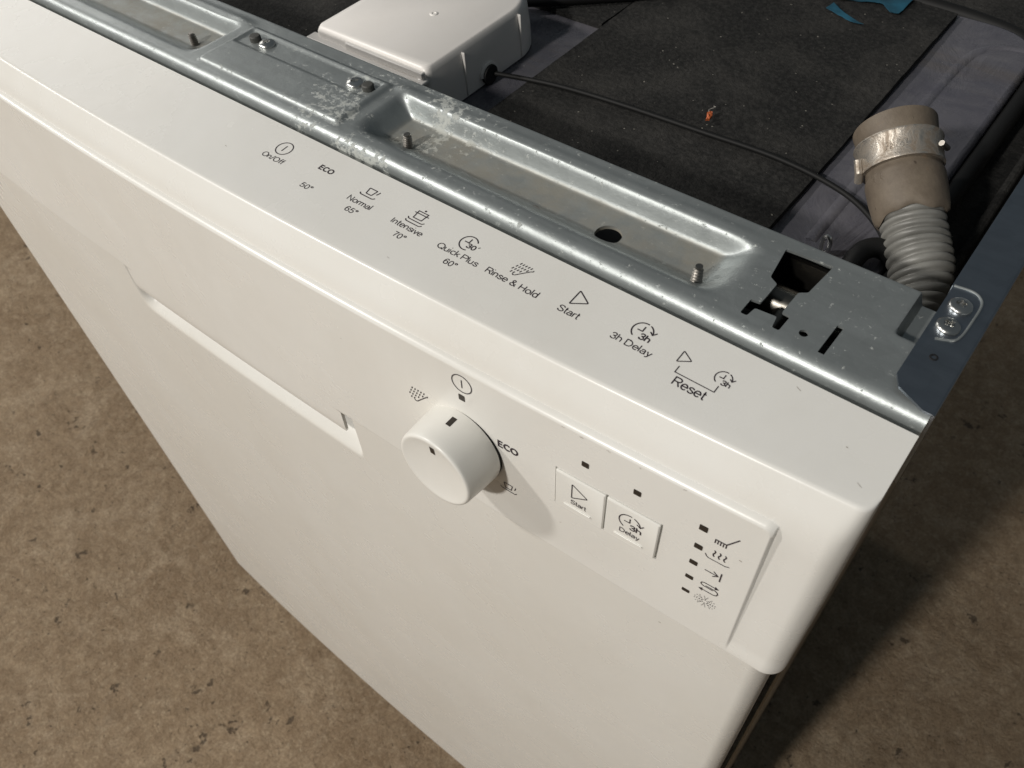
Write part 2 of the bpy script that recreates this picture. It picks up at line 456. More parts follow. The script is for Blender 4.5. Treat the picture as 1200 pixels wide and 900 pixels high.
# --- door with the scooped finger pocket
ZB = -.71243
DR = .0068
def scoop(x, z):
    if not (-.135 < z < -.099): return 0
    e = min(sstep(-.0895, -.0770, x), sstep(.0903, .0855, x))
    zb = -.1338
    return .024 * e * sstep(zb, zb + .0215, z)
DW2 = W - .0022
def door_round(u):
    a = abs(u); sg = 1 if u >= 0 else -1
    if a <= DW2 - DR: return u, 0.0
    arc = DR * PI / 2; k = a - (DW2 - DR)
    if k <= arc: th = k / DR; return sg * (DW2 - DR + DR * math.sin(th)), DR * (1 - math.cos(th))
    return sg * DW2, DR + k - arc
DU = DW2 - DR + DR * PI / 2
us = axis([(-DU - .016, -DU, .008), (-DU, -(DW2 - DR), .001), (-(DW2 - DR), -.0905, .012), (-.0905, -.073, .0012), (-.073, .083, .006), (.083, .0940, .0004), (.0940, DW2 - DR, .012), (DW2 - DR, DU, .001), (DU, DU + .016, .008)])
zs = axis([(ZB, ZB + .004, .0008), (ZB + .004, -.14, .02), (-.14, -.1006, .0012)])
verts = []
for u in us:
    x, dy = door_round(u); x -= .0018; b = bow(BD, x) + .0006 + dy
    col = [(x, max(b + .018, .019), ZB + .0005)]
    for z in zs:
        e = .002 * (1 - min(1, (z - ZB) / .002)) ** 2
        col.append((x, b + e + scoop(x, z), z))
    col.append((x, b + .001 + scoop(x, -.101), -.1003)); col.append((x, .036, -.1003))
    verts += col; nv = len(col)
mesh_obj('door', verts, grid_faces(len(us), nv), 'door', DW, angle=50)

# --- printing helpers (millimetres in the plane of the surface)
class Ink:
    def __init__(self, fn): self.fn = fn; self.v = []; self.f = []
    def quad(self, pts):
        o = len(self.v); self.v += pts; self.f.append(tuple(range(o, o + len(pts))))
    def stroke(self, pts, w=.42, closed=False):
        P = [Vector(p) for p in pts]; n = len(P); L = []; Rr = []
        for i in range(n):
            a = P[i] - P[i - 1] if (closed or i > 0) else P[1] - P[0]
            b = P[(i + 1) % n] - P[i] if (closed or i < n - 1) else a
            a = a.normalized(); b = b.normalized(); t = (a + b)
            t = t.normalized() if t.length > 1e-6 else a
            m = Vector((-t.y, t.x)); k = 1 / max(.45, m.dot(Vector((-a.y, a.x))))
            L.append(tuple(P[i] + m * w / 2 * k)); Rr.append(tuple(P[i] - m * w / 2 * k))
        o = len(self.v); self.v += L + Rr
        for i in range(n if closed else n - 1):
            j = (i + 1) % n; self.f.append((o + i, o + n + i, o + n + j, o + j))
        return self
    def arc(self, cx, cy, r, a0, a1, w=.42, n=28):
        full = abs(a1 - a0) >= 359.9
        pts = [(cx + r * math.cos(math.radians(a0 + (a1 - a0) * k / n)), cy + r * math.sin(math.radians(a0 + (a1 - a0) * k / n))) for k in range(n if full else n + 1)]
        return self.stroke(pts, w, full)
    def text(self, body, xl, xr, base, cap, bold=0.0):
        """single-stroke sans lettering fitted between xl and xr"""
        cap *= 1.10; w = cap * (.140 + bold * 2.4); x = 0; runs = []
        for ch in body:
            strokes, adv = GLYPH[ch]
            tall = 1.09 if ch in 'hdlkfti' else 1.0
            for st in strokes: runs.append([(x + a, b * (tall if b > .75 else .96 if ch.islower() else 1)) for a, b in st])
            x += adv
        X = [p[0] for r in runs for p in r]; x0, x1 = min(X), max(X); sx = (xr - xl - w) / (x1 - x0); sy = (cap - w)
        for r in runs: self.stroke([(xl + w / 2 + (a - x0) * sx, base + w / 2 + b * sy) for a, b in r], w)
        return self
    def build(self, name, parent, mat='ink'):
        me = bpy.data.meshes.new(name); me.from_pydata([self.fn(x / 1000, y / 1000) for x, y in self.v], [], self.f); me.update()
        me.materials.append(M[mat]); o = bpy.data.objects.new(name, me); COL.objects.link(o); o.parent = parent; return o
def earc(cx, cy, rx, ry, a0, a1, n=12):
    return [(cx + rx * math.cos(math.radians(a0 + (a1 - a0) * k / n)), cy + ry * math.sin(math.radians(a0 + (a1 - a0) * k / n))) for k in range(n + 1)]
def sp(*pts): return [tuple(p) for p in catmull([(a, b, 0) for a, b in pts], 4)]
def sp2(*pts): return [(p[0], p[1]) for p in sp(*pts)]
shoulder = lambda x, w: [(x, .42)] + earc(x + w / 2, .50, w / 2, .22, 180, 0) + [(x + w, 0)]
SS = [(.42, .56), (.36, .67), (.21, .72), (.06, .65), (.04, .52), (.14, .42), (.3, .34), (.42, .24), (.4, .09), (.23, 0), (.06, .05), (0, .18)]
GLYPH = {
 ' ': ([], .32), 'O': ([earc(.38, .5, .38, .5, 0, 360, 24)], .92), 'n': ([[(0, 0), (0, .72)], shoulder(0, .42)], .60), '/': ([[(0, -.05), (.32, 1.05)]], .44),
 'f': ([[(.12, 0), (.12, .8)] + earc(.28, .82, .16, .18, 170, 85, 6), [(0, .72), (.28, .72)]], .36), 'N': ([[(0, 0), (0, 1), (.6, 0), (.6, 1)]], .80),
 'o': ([earc(.26, .36, .26, .36, 0, 360, 20)], .68), 'r': ([[(0, 0), (0, .72)], [(0, .42)] + earc(.2, .5, .2, .22, 170, 75, 6)], .36),
 'm': ([[(0, 0), (0, .72)], shoulder(0, .36), shoulder(.36, .36)], .90),
 'a': ([earc(.24, .51, .20, .21, 160, 0, 8) + [(.44, .1), (.5, 0)], [(.44, .42), (.22, .39)] + earc(.18, .2, .18, .2, 95, 270, 8) + [(.28, .02), (.44, .17)]], .64),
 'l': ([[(0, 0), (0, 1)]], .19), 'I': ([[(0, 0), (0, 1)]], .24), 't': ([[(.1, .92)] + earc(.24, .14, .14, .14, 180, 280, 6), [(0, .72), (.27, .72)]], .38),
 'e': ([[(.0, .38), (.5, .38)] + earc(.25, .36, .25, .36, 5, 318, 18)], .64), 's': ([sp2(*SS)], .56), 'i': ([[(0, 0), (0, .72)], [(0, .90), (0, 1.0)]], .20),
 'v': ([[(0, .72), (.22, 0), (.44, .72)]], .55), 'Q': ([earc(.38, .5, .38, .5, 0, 360, 24), [(.48, .22), (.76, -.04)]], .92),
 'u': ([[(0, .72), (0, .25)] + earc(.21, .22, .21, .22, 180, 330, 9), [(.42, .72), (.42, 0)]], .62), 'c': ([earc(.25, .36, .25, .36, 48, 312, 14)], .56),
 'k': ([[(0, 0), (0, 1)], [(.4, .72), (0, .28)], [(.15, .42), (.43, 0)]], .50), 'P': ([[(0, 0), (0, 1), (.32, 1)] + earc(.34, .74, .25, .26, 90, -90, 10) + [(0, .48)]], .72),
 'R': ([[(0, 0), (0, 1), (.34, 1)] + earc(.36, .75, .25, .25, 90, -90, 10) + [(0, .5)], [(.36, .48), (.62, 0)]], .78),
 '&': ([sp2((.68, 0), (.40, .36), (.17, .66), (.15, .84), (.28, .99), (.43, .88), (.38, .70), (.14, .46), (.02, .24), (.14, .04), (.34, .02), (.52, .18), (.62, .44))], .84),
 'H': ([[(0, 0), (0, 1)], [(.6, 0), (.6, 1)], [(0, .52), (.6, .52)]], .80), 'd': ([earc(.24, .36, .24, .36, 0, 360, 18), [(.48, 0), (.48, 1)]], .68),
 'S': ([[(a * 1.38, b * 1.39) for a, b in sp2(*SS)]], .74), 'D': ([[(0, 0), (0, 1), (.28, 1)] + earc(.28, .5, .38, .5, 90, -90, 12) + [(0, 0)]], .84),
 'y': ([[(0, .72), (.22, .02)], [(.44, .72), (.18, -.12), (.10, -.22), (-.02, -.23)]], .54), 'h': ([[(0, 0), (0, 1)], shoulder(0, .42)], .60),
 '3': ([sp2((.02, .77), (.1, .94), (.26, 1), (.42, .92), (.44, .74), (.34, .57), (.16, .53)), sp2((.16, .53), (.38, .47), (.48, .28), (.42, .08), (.24, 0), (.07, .06), (0, .24))], .66),
 '0': ([earc(.24, .5, .24, .5, 0, 360, 20)], .66), '5': ([[(.44, 1), (.1, 1), (.04, .52)] + sp2((.04, .52), (.22, .62), (.42, .54), (.48, .33), (.4, .08), (.22, 0), (.06, .06), (0, .22))], .66),
 '6': ([sp2((.45, .80), (.38, .95), (.24, 1), (.08, .85), (.01, .5), (.04, .15), (.2, 0), (.4, .06), (.48, .3), (.4, .55), (.24, .62), (.08, .52), (.02, .36))], .66),
 '7': ([[(0, 1), (.46, 1)] + sp2((.46, 1), (.28, .58), (.18, 0))[1:]], .62), '°': ([earc(.15, .86, .14, .14, 0, 360, 14)], .3),
 'E': ([[(.5, 1), (0, 1), (0, 0), (.52, 0)], [(0, .52), (.46, .52)]], .70), 'C': ([earc(.38, .5, .38, .5, 45, 315, 18)], .84),
 'F': ([[(.5, 1), (0, 1), (0, 0)], [(0, .52), (.42, .52)]], .64), 'A': ([[(0, 0), (.33, 1), (.66, 0)], [(.12, .36), (.54, .36)]], .80),
 'M': ([[(0, 0), (0, 1), (.36, .1), (.72, 1), (.72, 0)]], .92), 'B': ([[(0, 0), (0, 1), (.3, 1)] + earc(.32, .76, .2, .24, 90, -90, 8) + [(0, .52)], [(.3, .52)] + earc(.34, .26, .23, .26, 90, -90, 8) + [(0, 0)]], .72),
 'Y': ([[(0, 1), (.32, .46), (.64, 1)], [(.32, .46), (.32, 0)]], .74)}
onA = lambda x, y: A(x, y, .00010)
onC = lambda x, s: C(x, s, .00012)
def power(k, cx, cy, r, w=.45):
    return k.arc(cx, cy, r, 0, 360, w, 40).stroke([(cx, cy - r * .48), (cx, cy + r * .48)], w)
def cup(k, ox, oy, w=.45):
    k.stroke(rounded([(ox - 2.0, oy + 2.0), (ox + 2.0, oy + 2.0), (ox + 1.4, oy - 1.1), (ox - 1.4, oy - 1.1)], .3), w, True)
    k.stroke(rounded([(ox + 1.9, oy + 1.95), (ox + 3.6, oy + 1.9), (ox + 3.1, oy + .3), (ox + 1.7, oy + .1)], .3)[6:-6], w)
    return k.stroke([(ox - 3.8, oy - 1.7), (ox - 3.4, oy - 2.3), (ox - 2.8, oy - 2.5), (ox + 2.8, oy - 2.5), (ox + 3.4, oy - 2.3), (ox + 4.0, oy - 1.6)], w)
def clock3(k, cx, cy, r, w=.45):
    k.arc(cx, cy, r, 82, 238, w); k.arc(cx, cy, r, 70, 12, w)
    ax, ay = cx + r * math.cos(math.radians(8)), cy + r * math.sin(math.radians(8))
    k.stroke([(ax - .34 * r, ay + .22 * r), (ax + .02, ay - .06 * r), (ax + .30 * r, ay + .36 * r)], w)
    k.stroke([(cx - .52 * r, cy), (cx, cy), (cx, cy + .60 * r)], w)
    return k.text('3h', cx + .02 * r, cx + 1.16 * r, cy - .95 * r, .74 * r, .012)
def spray(k, ox, oy, q=1.0, w=.40):
    for i in range(5):
        bx, by = -2.5 + 1.45 * i, 2.9
        for m in range(4):
            x0, y0 = bx - .85 * m, by - 1.95 * m
            x1, y1 = x0 - .46, y0 - 1.15
            if (y1 < (x1 - .2) * 1.05 - 2.5) or x1 < -5.2: continue
            k.stroke([(ox + q * x0, oy + q * y0), (ox + q * x1, oy + q * y1)], w * 1.15)
    return k.stroke([(ox + q * a, oy + q * b) for a, b in ((-2.5, -4.3), (-1.9, -4.9), (-1.1, -4.6), (3.9, .9), (4.6, 1.2), (4.7, 2.0))], w)
def tri(k, a, b, c, w=.45, r=.5): return k.stroke(rounded([a, b, c], r, 4), w, True)

# printing on the top strip
top_text = [('On/Off', 31.0, 43.6, 26.1, 2.6), ('50°', 59.5, 65.6, 21.3, 2.5), ('Normal', 81.4, 93.7, 26.2, 2.6), ('65°', 85.0, 90.9, 21.2, 2.5),
            ('Intensive', 105.0, 120.3, 26.2, 2.6), ('70°', 110.5, 116.2, 21.1, 2.5), ('Quick Plus', 128.5, 147.5, 25.8, 2.6), ('60°', 135.8, 141.4, 20.9, 2.5),
            ('Rinse & Hold', 151.3, 174.1, 25.8, 2.7), ('Start', 182.8, 191.4, 25.8, 2.7), ('3h Delay', 204.1, 219.6, 25.8, 2.6), ('Reset', 230.3, 241.8, 20.9, 3.3)]
for b, xl, xr, y, cp in top_text:
    Ink(onA).text(b, xl, xr, y, cp, -.006).build('printed_word', panel, 'ink')
Ink(onA).text('ECO', 58.2, 66.0, 32.9, 2.6, .028).build('printed_word', panel)
power(Ink(onA), 36.8, 34.2, 3.75).build('printed_symbol', panel)
cup(Ink(onA), 87.2, 34.0).build('printed_symbol', panel)
k = Ink(onA)
k.stroke([(110.5, 36.8), (115.3, 36.8), (114.9, 32.9), (110.9, 32.9)], .42, True); k.stroke([(109.5, 35.6), (116.3, 35.6)], .42)
k.arc(112.9, 37.9, .22, 0, 360, .44, 10)
for yy, xx in ((31.6, 0), (30.1, 0)):
    k.stroke([(108.9, yy + .8), (109.5, yy + .1), (110.1, yy), (115.7, yy), (116.3, yy + .1), (117.0, yy + .8)], .42)
k.build('printed_symbol', panel)
k = Ink(onA); k.arc(137.6, 33.7, 3.5, 30, 292, .45); k.stroke([(135.7, 33.9), (137.6, 33.9), (137.6, 36.0)], .45)
k.text("30", 137.7, 141.7, 31.5, 2.3, .016); k.stroke([(142.2, 33.6), (142.8, 34.2)], .35); k.build('printed_symbol', panel)
spray(Ink(onA), 162.2, 34.2, .80, .36).build('printed_symbol', panel)
tri(Ink(onA), (184.9, 37.2), (184.9, 30.4), (190.4, 33.8)).build('printed_symbol', panel)
clock3(Ink(onA), 211.8, 33.8, 3.6).build('printed_symbol', panel)
tri(Ink(onA), (227.2, 34.4), (227.2, 29.5), (231.2, 32.0), .36, .4).build('printed_symbol', panel)
Ink(onA).stroke([(229.0, 28.4), (229.0, 25.6), (242.8, 25.6), (242.8, 28.4)], .34).build('printed_bracket', panel)
clock3(Ink(onA), 242.6, 31.7, 2.75, .36).build('printed_symbol', panel)
# printing on the control face
power(Ink(onC), 163.1, 74.3, 4.4).build('printed_symbol', panel)
spray(Ink(onC), 139.8, 52.6, 1.02, .42).build('printed_symbol', panel)
Ink(onC).text('ECO', 177.7, 187.0, 49.1, 3.6, .028).build('printed_word', panel)
cup(Ink(onC), 181.6, 25.1, .44).build('printed_symbol', panel)
k = Ink(onC); k.stroke([(262.6, 64.3), (266.5, 64.3), (269.8, 70.0)], .5)
for i in range(5): k.stroke([(262.8 + .92 * i, 64.2), (262.8 + .92 * i, 62.2)], .42)
k.build('printed_symbol', panel)
k = Ink(onC)
for i in range(3):
    x = 263.6 + 1.85 * i
    k.stroke([(x - .1, 58.2), (x + .35, 57.6), (x + .2, 56.7), (x - .2, 56.0), (x - .1, 55.1), (x + .35, 54.6)], .48)
k.stroke([(260.9, 54.2), (261.5, 53.0), (262.2, 52.5), (268.2, 52.5), (268.8, 52.9), (269.5, 53.1)], .36); k.build('printed_symbol', panel)
k = Ink(onC); k.stroke([(262.3, 44.8), (267.0, 44.8)], .42); k.stroke([(265.3, 46.4), (267.1, 44.8), (265.3, 43.2)], .42); k.stroke([(268.0, 47.4), (268.0, 42.2)], .5); k.build('printed_symbol', panel)
k = Ink(onC)
k.stroke([(267.0, 34.9), (263.6, 34.9), (262.7, 35.3), (262.4, 36.0), (262.7, 36.7), (263.6, 37.1), (267.6, 37.1)], .42)
k.quad([(267.4, 38.1), (268.9, 37.1), (267.4, 36.1)])
k.stroke([(264.2, 35.6), (267.6, 35.6), (268.6, 35.0), (268.9, 34.0), (268.6, 33.0), (267.6, 32.4), (263.4, 32.4)], .42)
k.quad([(263.5, 33.4), (262.0, 32.4), (263.5, 31.4)]); k.build('printed_symbol', panel)
k = Ink(onC)
for i in range(8):
    a = 2 * PI * i / 8
    for r in (1.0, 1.9, 2.8, 3.7):
        for sg in (-1, 1):
            b = a + sg * .10 * r / 2.2
            k.stroke([(265.6 + r * math.cos(b), 25.6 + .85 * r * math.sin(b)), (265.6 + (r + .38) * math.cos(b), 25.6 + .85 * (r + .38) * math.sin(b))], .32)
k.build('printed_symbol', panel)
# indicator windows
for x, s, w, h in [(162.4, 66.3, 2.8, 3.1), (214.8, 66.7, 2.8, 2.7), (234.6, 66.6, 2.8, 2.7), (258.2, 66.5, 2.9, 2.9), (258.2, 55.5, 2.9, 2.6), (258.1, 45.2, 2.9, 2.4), (258.1, 35.4, 2.9, 2.1), (258.2, 25.9, 2.9, 1.8)]:
    mb = MB(); poly = rounded([(x - w / 2, s - h / 2), (x + w / 2, s - h / 2), (x + w / 2, s + h / 2), (x - w / 2, s + h / 2)], .35, 3)
    mb.prism(poly, -.4, .14, lambda p: C(p[0] / 1000, p[1] / 1000, p[2] / 1000))
    mb.build('indicator_window', 'led', panel, smooth=False)

# small scuffs and nicks on the mouldings
rs = random.Random(11)
for fn, cx, cy in ((onC, 205.0, 80.6), (onC, 212.0, 80.2), (onC, 222.0, 80.7), (onC, 234.0, 80.3), (onC, 249.0, 80.6), (onC, 205.5, 22.0), (onC, 271.5, 60.0), (onA, 262.0, 41.5), (onA, 283.0, 30.0), (onA, 290.5, 21.0), (onA, 117.0, 12.0), (onA, 13.0, 22.0), (onC, 100.0, 60.0)):
    k = Ink(fn); L = rs.uniform(.5, 2.2); a = rs.uniform(-.5, .5); p = [(cx, cy)]
    for i in range(4): p.append((p[-1][0] + L / 4 * math.cos(a), p[-1][1] + L / 4 * math.sin(a) + rs.uniform(-.08, .08)))
    k.stroke(p, rs.uniform(.08, .2)); k.build('scuff_mark', panel, 'scuff')

# --- push buttons
def button(x0, x1, s0, s1):
    mb = MB(); top = .0008
    xs = [x0, (x0 * 3 + x1) / 4, (x0 + x1) / 2, (x0 + 3 * x1) / 4, x1]
    poly = rounded([(x0, s0), (x1, s0), (x1, s1), (x0, s1)], .0005, 3)
    cxm, cs = (x0 + x1) / 2, (s0 + s1) / 2
    v = []; lv = [(0, -.0014), (0, top - .0004), (.0004, top)]
    for ins, off in lv:
        for x, s in poly:
            xx = x + (ins if x < cxm else -ins); s2 = s + (ins if s < cs else -1.6 * ins)
            v.append(C(xx, s2, off))
    n = len(poly); f = []
    for l in range(2): f += [(l * n + i, l * n + (i + 1) % n, (l + 1) * n + (i + 1) % n, (l + 1) * n + i) for i in range(n)]
    f.append(tuple(2 * n + i for i in range(n)))
    mb.add(v, f)
    return mb.build('push_button', 'knob', DW, angle=30)
onB = lambda x, s: C(x, s, .00092)
b1 = button(.20365, .22385, .03470, .05625)
tri(Ink(onB), (210.7, 52.6), (210.7, 44.2), (217.1, 48.3), .42, .5).build('printed_symbol', b1)
Ink(onB).text('Start', 210.4, 217.0, 40.6, 2.4, -.004).build('printed_word', b1, 'ink_grey')
b2 = button(.22445, .24475, .03470, .05625)
clock3(Ink(onB), 234.0, 48.7, 4.1, .45).build('printed_symbol', b2)
Ink(onB).text('Delay', 230.5, 238.5, 40.9, 2.4, -.004).build('printed_word', b2, 'ink_grey')
for b, x0, x1 in ((b1, .2077, .2189), (b2, .2287, .2399)):
    mb = MB(); poly = rounded([(x0, .0380), (x1, .0380), (x1, .0387), (x0, .0387)], .0003, 3)
    mb.prism(poly, .0006, .0013, lambda p: C(*p)); bevel(mb.build('finger_ridge', 'knob', b), .0001, 1)

# --- rotary knob
KX, KS = .1614, .0392
kc = Vector(C(KX, KS)); kn = Vector((0, -CC, SC)); ku = Vector((0, SC, CC)); kx = Vector((1, 0, 0))
kf = lambda p: kc + kx * p[0] + ku * p[1] + kn * p[2]
MB().lathe([(.0178, -.001), (.0178, .0005), (.0170, .0012)], 64, kf).build('knob_gap_shade', 'black', DW)  # black ring stands in for the shaded gap under the knob
prof = [(.0172, .0005), (.0180, .0007), (.01815, .0016), (.0180, .006), (.0178, .010), (.0175, .014), (.01735, .0163), (.0172, .0171), (.0169, .01765), (.0163, .0179), (.0157, .01785), (.0151, .01775), (.0143, .0176), (.0120, .0173), (.008, .01695), (.004, .0168), (.0012, .01675)]
knob = MB().lathe(prof, 96, kf).build('control_knob', 'knob', DW, angle=60)
def kr(h):
    for (r0, h0), (r1, h1) in zip(prof[1:], prof[2:12]):
        if h0 <= h <= h1: return r0 + (r1 - r0) * (h - h0) / (h1 - h0)
    return .0175
v = []
for i in range(7):
    a = PI / 2 + (i / 6 - .5) * .125
    for j in range(5):
        h = .0042 + .0042 * j / 4; v.append(kf(((kr(h) + .00008) * math.cos(a), (kr(h) + .00008) * math.sin(a), h)))
mesh_obj('pointer_mark', v, grid_faces(7, 5), 'led', knob)
v = []
for i in range(4):
    for j in range(4):
        x = -.0011 + .0022 * i / 3; y = .0100 + .0040 * j / 3; r = y
        h = .0173 + (r - .0120) * .0003 / .0023 if r > .012 else .01695 + (r - .008) * .00035 / .004
        v.append(kf((x, y, h + .00015)))
mesh_obj('pointer_mark', v, grid_faces(4, 4), 'led', knob)

# ------------------------------------------------------------------ cabinet
mb = MB()
for sg in (-1, 1):
    m2 = MB().box(*sorted((sg * .2970, sg * .2958)), .040, .575, -.80, -.004)
    m2.build('side_panel', 'bracket', DW, smooth=False)
MB().box(-.2955, .2955, .574, .5755, -.80, -.012).build('back_panel', 'rail', DW, smooth=False)
MB().box(-.290, .290, .060, .062, -.80, -.715).build('plinth', 'door', DW, smooth=False)
for sx in (-.26, .26):
    for sy in (.09, .54):
        MB().lathe([(.012, FLOOR + .012), (.012, -.79)], 16, lambda p, sx=sx, sy=sy: (p[0] + sx, p[1] + sy, p[2])).lathe([(.022, FLOOR), (.022, FLOOR + .010), (.013, FLOOR + .014)], 20, lambda p, sx=sx, sy=sy: (p[0] + sx, p[1] + sy, p[2])).build('foot', 'black', DW)
# inner frame plate behind the door, below the beam
MB().box(-.294, .294, .038, .0400, -.70, -.014).build('front_frame', 'void', DW, smooth=False)

# ------------------------------------------------------------------ top beam
Z0 = .003
FLR = -.0052
def trough(x, y):
    a = abs(x)
    return sstep(.0525, .0625, a) * sstep(.2280, .2110, a) * sstep(.0560, .0700, y) * sstep(.0888, .0842, y)
def hbeam(x, y):
    z = Z0
    z -= (Z0 - FLR) * trough(x, y)
    padx = sstep(-.0468, -.0446, x) * sstep(.0480, .0456, x)
    pad = padx * sstep(.0549, .0571, y) * sstep(.0905, .0885, y)
    z += .0015 * pad
    rec = sstep(-.0438, -.0424, x) * sstep(.0442, .0430, x) * sstep(.0748, .0760, y) * sstep(.0880, .0864, y)
    z -= .0009 * rec * pad
    # ridge at the trough's inner corner and a low crown along the back edge
    for sg in (-1, 1):
        d = ((x * sg - .055) / .0065) ** 2 + ((y - .0905) / .0028) ** 2
        z += .0011 * math.exp(-d)
    z += .0005 * math.exp(-((y - .0915) / .0022) ** 2) * trough(x, .078)
    # small dents
    z += .00010 * math.sin(x * 61 + 1) * math.sin(y * 190 + x * 17) * sstep(.229, .215, x)
    return z
bx = axis([(-.298, -.18, .003), (-.18, -.06, .001), (-.06, .07, .0007), (.07, .231, .001), (.231, .2655, .0115), (.2655, .276, .00175), (.276, .2795, .0005), (.2795, .2980, .0017)])
rows = []
yc, rb = .0535, .0050
for k in range(0, 10):
    th = PI / 2 * (1 - k / 9) ; rows.append(('arc', th))
by = axis([(.0539, .0545, .0006), (.0545, .0945, .0008), (.0945, .0978, .00055)])
HX0, HX1, HY0, HY1 = .231, .2655, .0545, .0945
RH = .0052; HC = (.1734, .0709)
def enddrop(x, y):
    """right end: the flat plate steps down under the side rail"""
    return .0052 * sstep(.2768, .2792, x) * sstep(.0755, .0790, y)
verts = []
for x in bx:
    col = [(x, .0485, -.014)]
    for typ, th in rows:
        col.append((x, yc - rb * math.sin(th), hbeam(x, yc) - rb * (1 - math.cos(th))))
    for y in by: col.append((x, y, hbeam(x, y) - enddrop(x, y)))
    col += [(x, .0982, hbeam(x, .098) - enddrop(x, .098) - .0002), (x, .0984, hbeam(x, .098) - .0009 - enddrop(x, .098)), (x, .0984, -.016)]
    verts += col; nv = len(col)
def near_hole(cx, cy): return any(abs(cx - s * HC[0]) < .0075 and abs(cy - HC[1]) < .0075 for s in (1, -1))
faces = []
for i in range(len(bx) - 1):
    for j in range(nv - 1):
        q = (i * nv + j, (i + 1) * nv + j, (i + 1) * nv + j + 1, i * nv + j + 1)
        cx = (bx[i] + bx[i + 1]) / 2; cy = (verts[q[0]][1] + verts[q[2]][1]) / 2; inb = j >= 11
        if inb and HX0 < cx < HX1 and HY0 < cy < HY1: continue
        if inb and near_hole(cx, cy): continue
        faces.append(q)
mbm = MB(); mbm.add(verts, faces)
# round drain holes: a square patch of the sheet turned into a ring, with a short lip
def gridedge(v, ax, lo):
    c = [a for a in ax]; return c
for sg in (1, -1):
    cx0, cy0 = sg * HC[0], HC[1]
    xs = [x for i, x in enumerate(bx) if any(abs((x + bx[k]) / 2 - cx0) < .0075 for k in (i - 1, i + 1) if 0 <= k < len(bx))]
    ys = [y for i, y in enumerate(by) if any(abs((y + by[k]) / 2 - cy0) < .0075 for k in (i - 1, i + 1) if 0 <= k < len(by))]
    x0, x1, y0, y1 = min(xs), max(xs), min(ys), max(ys)
    loop = [(x, y0) for x in xs if x < x1] + [(x1, y) for y in ys if y < y1] + [(x, y1) for x in reversed(xs) if x > x0] + [(x0, y) for y in reversed(ys) if y > y0]
    n = len(loop); v = []
    for lvl in (0, .34, .68, 1.0, 1.01, 1.02):
        for (x, y) in loop:
            a = math.atan2(y - cy0, x - cx0); q = (cx0 + RH * math.cos(a), cy0 + RH * math.sin(a))
            l = min(1, lvl); px, py = x + (q[0] - x) * l, y + (q[1] - y) * l
            z = hbeam(px, py)
            if lvl > 1: z -= .0004 if lvl < 1.015 else .0016
            v.append((px, py, z))
    mbm.add(v, [(l * n + i, l * n + (i + 1) % n, (l + 1) * n + (i + 1) % n, (l + 1) * n + i) for l in range(5) for i in range(n)])
beam = mbm.build('top_beam', 'beam', DW, angle=40)
# flat plate with the latch cut-outs, flush with the beam
def plate_with_holes(name, outer, holes, z_top, th, mat, parent):
    cu = bpy.data.curves.new(name, 'CURVE'); cu.dimensions = '2D'; cu.fill_mode = 'BOTH'; cu.extrude = th / 2
    for poly in [outer] + holes:
        sp = cu.splines.new('POLY'); sp.points.add(len(poly) - 1); sp.use_cyclic_u = True
        for p, q in zip(sp.points, poly): p.co = (q[0] * 100, q[1] * 100, 0, 1)
    ob = bpy.data.objects.new(name, cu); COL.objects.link(ob); cu.extrude = th / 2 * 100
    dg = bpy.context.evaluated_depsgraph_get(); me = bpy.data.meshes.new_from_object(ob.evaluated_get(dg))
    v = [(p.co.x / 100, p.co.y / 100, p.co.z / 100 + z_top - th / 2) for p in me.vertices]; f = [tuple(p.vertices) for p in me.polygons]
    bpy.data.objects.remove(ob); bpy.data.curves.remove(cu); bpy.data.meshes.remove(me)
    return mesh_obj(name, v, f, mat, parent, angle=30)
cut = rounded([(.2324, .0918), (.2492, .0930), (.2478, .0768), (.2452, .0750), (.2450, .0640), (.2480, .0638), (.2478, .0562), (.2454, .0562), (.2446, .0612), (.2372, .0606), (.2366, .0562), (.2342, .0562), (.2342, .0636), (.2376, .0639), (.2378, .0746), (.2344, .0766)][::-1], .0007, 3)
circ = [(.2546 + .0015 * math.cos(a * PI / 10), .0596 + .0015 * math.sin(a * PI / 10)) for a in range(20)]
slot = rounded([(.2614, .0528), (.2635, .0528), (.2637, .0690), (.2616, .0690)], .0005, 3)
slot = [(x, max(y, .0550)) for x, y in slot]
outer = [(HX0, HY0), (HX1, HY0), (HX1, HY1), (HX0, HY1)]
plate_with_holes('latch_plate', outer, [cut, circ, slot], Z0, .0009, 'beam', DW)
# latch parts seen through the opening
mb = MB()
mb.tube([(.228, .0815, -.0115), (.262, .0815, -.0115)], .0062, 20); mb.tube([(.2412, .080, -.012), (.2412, .056, -.012)], .0040, 16)
mb.build('latch_tube', 'bracket', DW)
MB().box(.228, .272, .0935, .0950, -.022, -.0012).build('latch_bracket', 'bracket', DW, smooth=False)
MB().box(-.29, .29, .047, .097, -.030, -.028).build('beam_floor', 'void', DW, smooth=False)

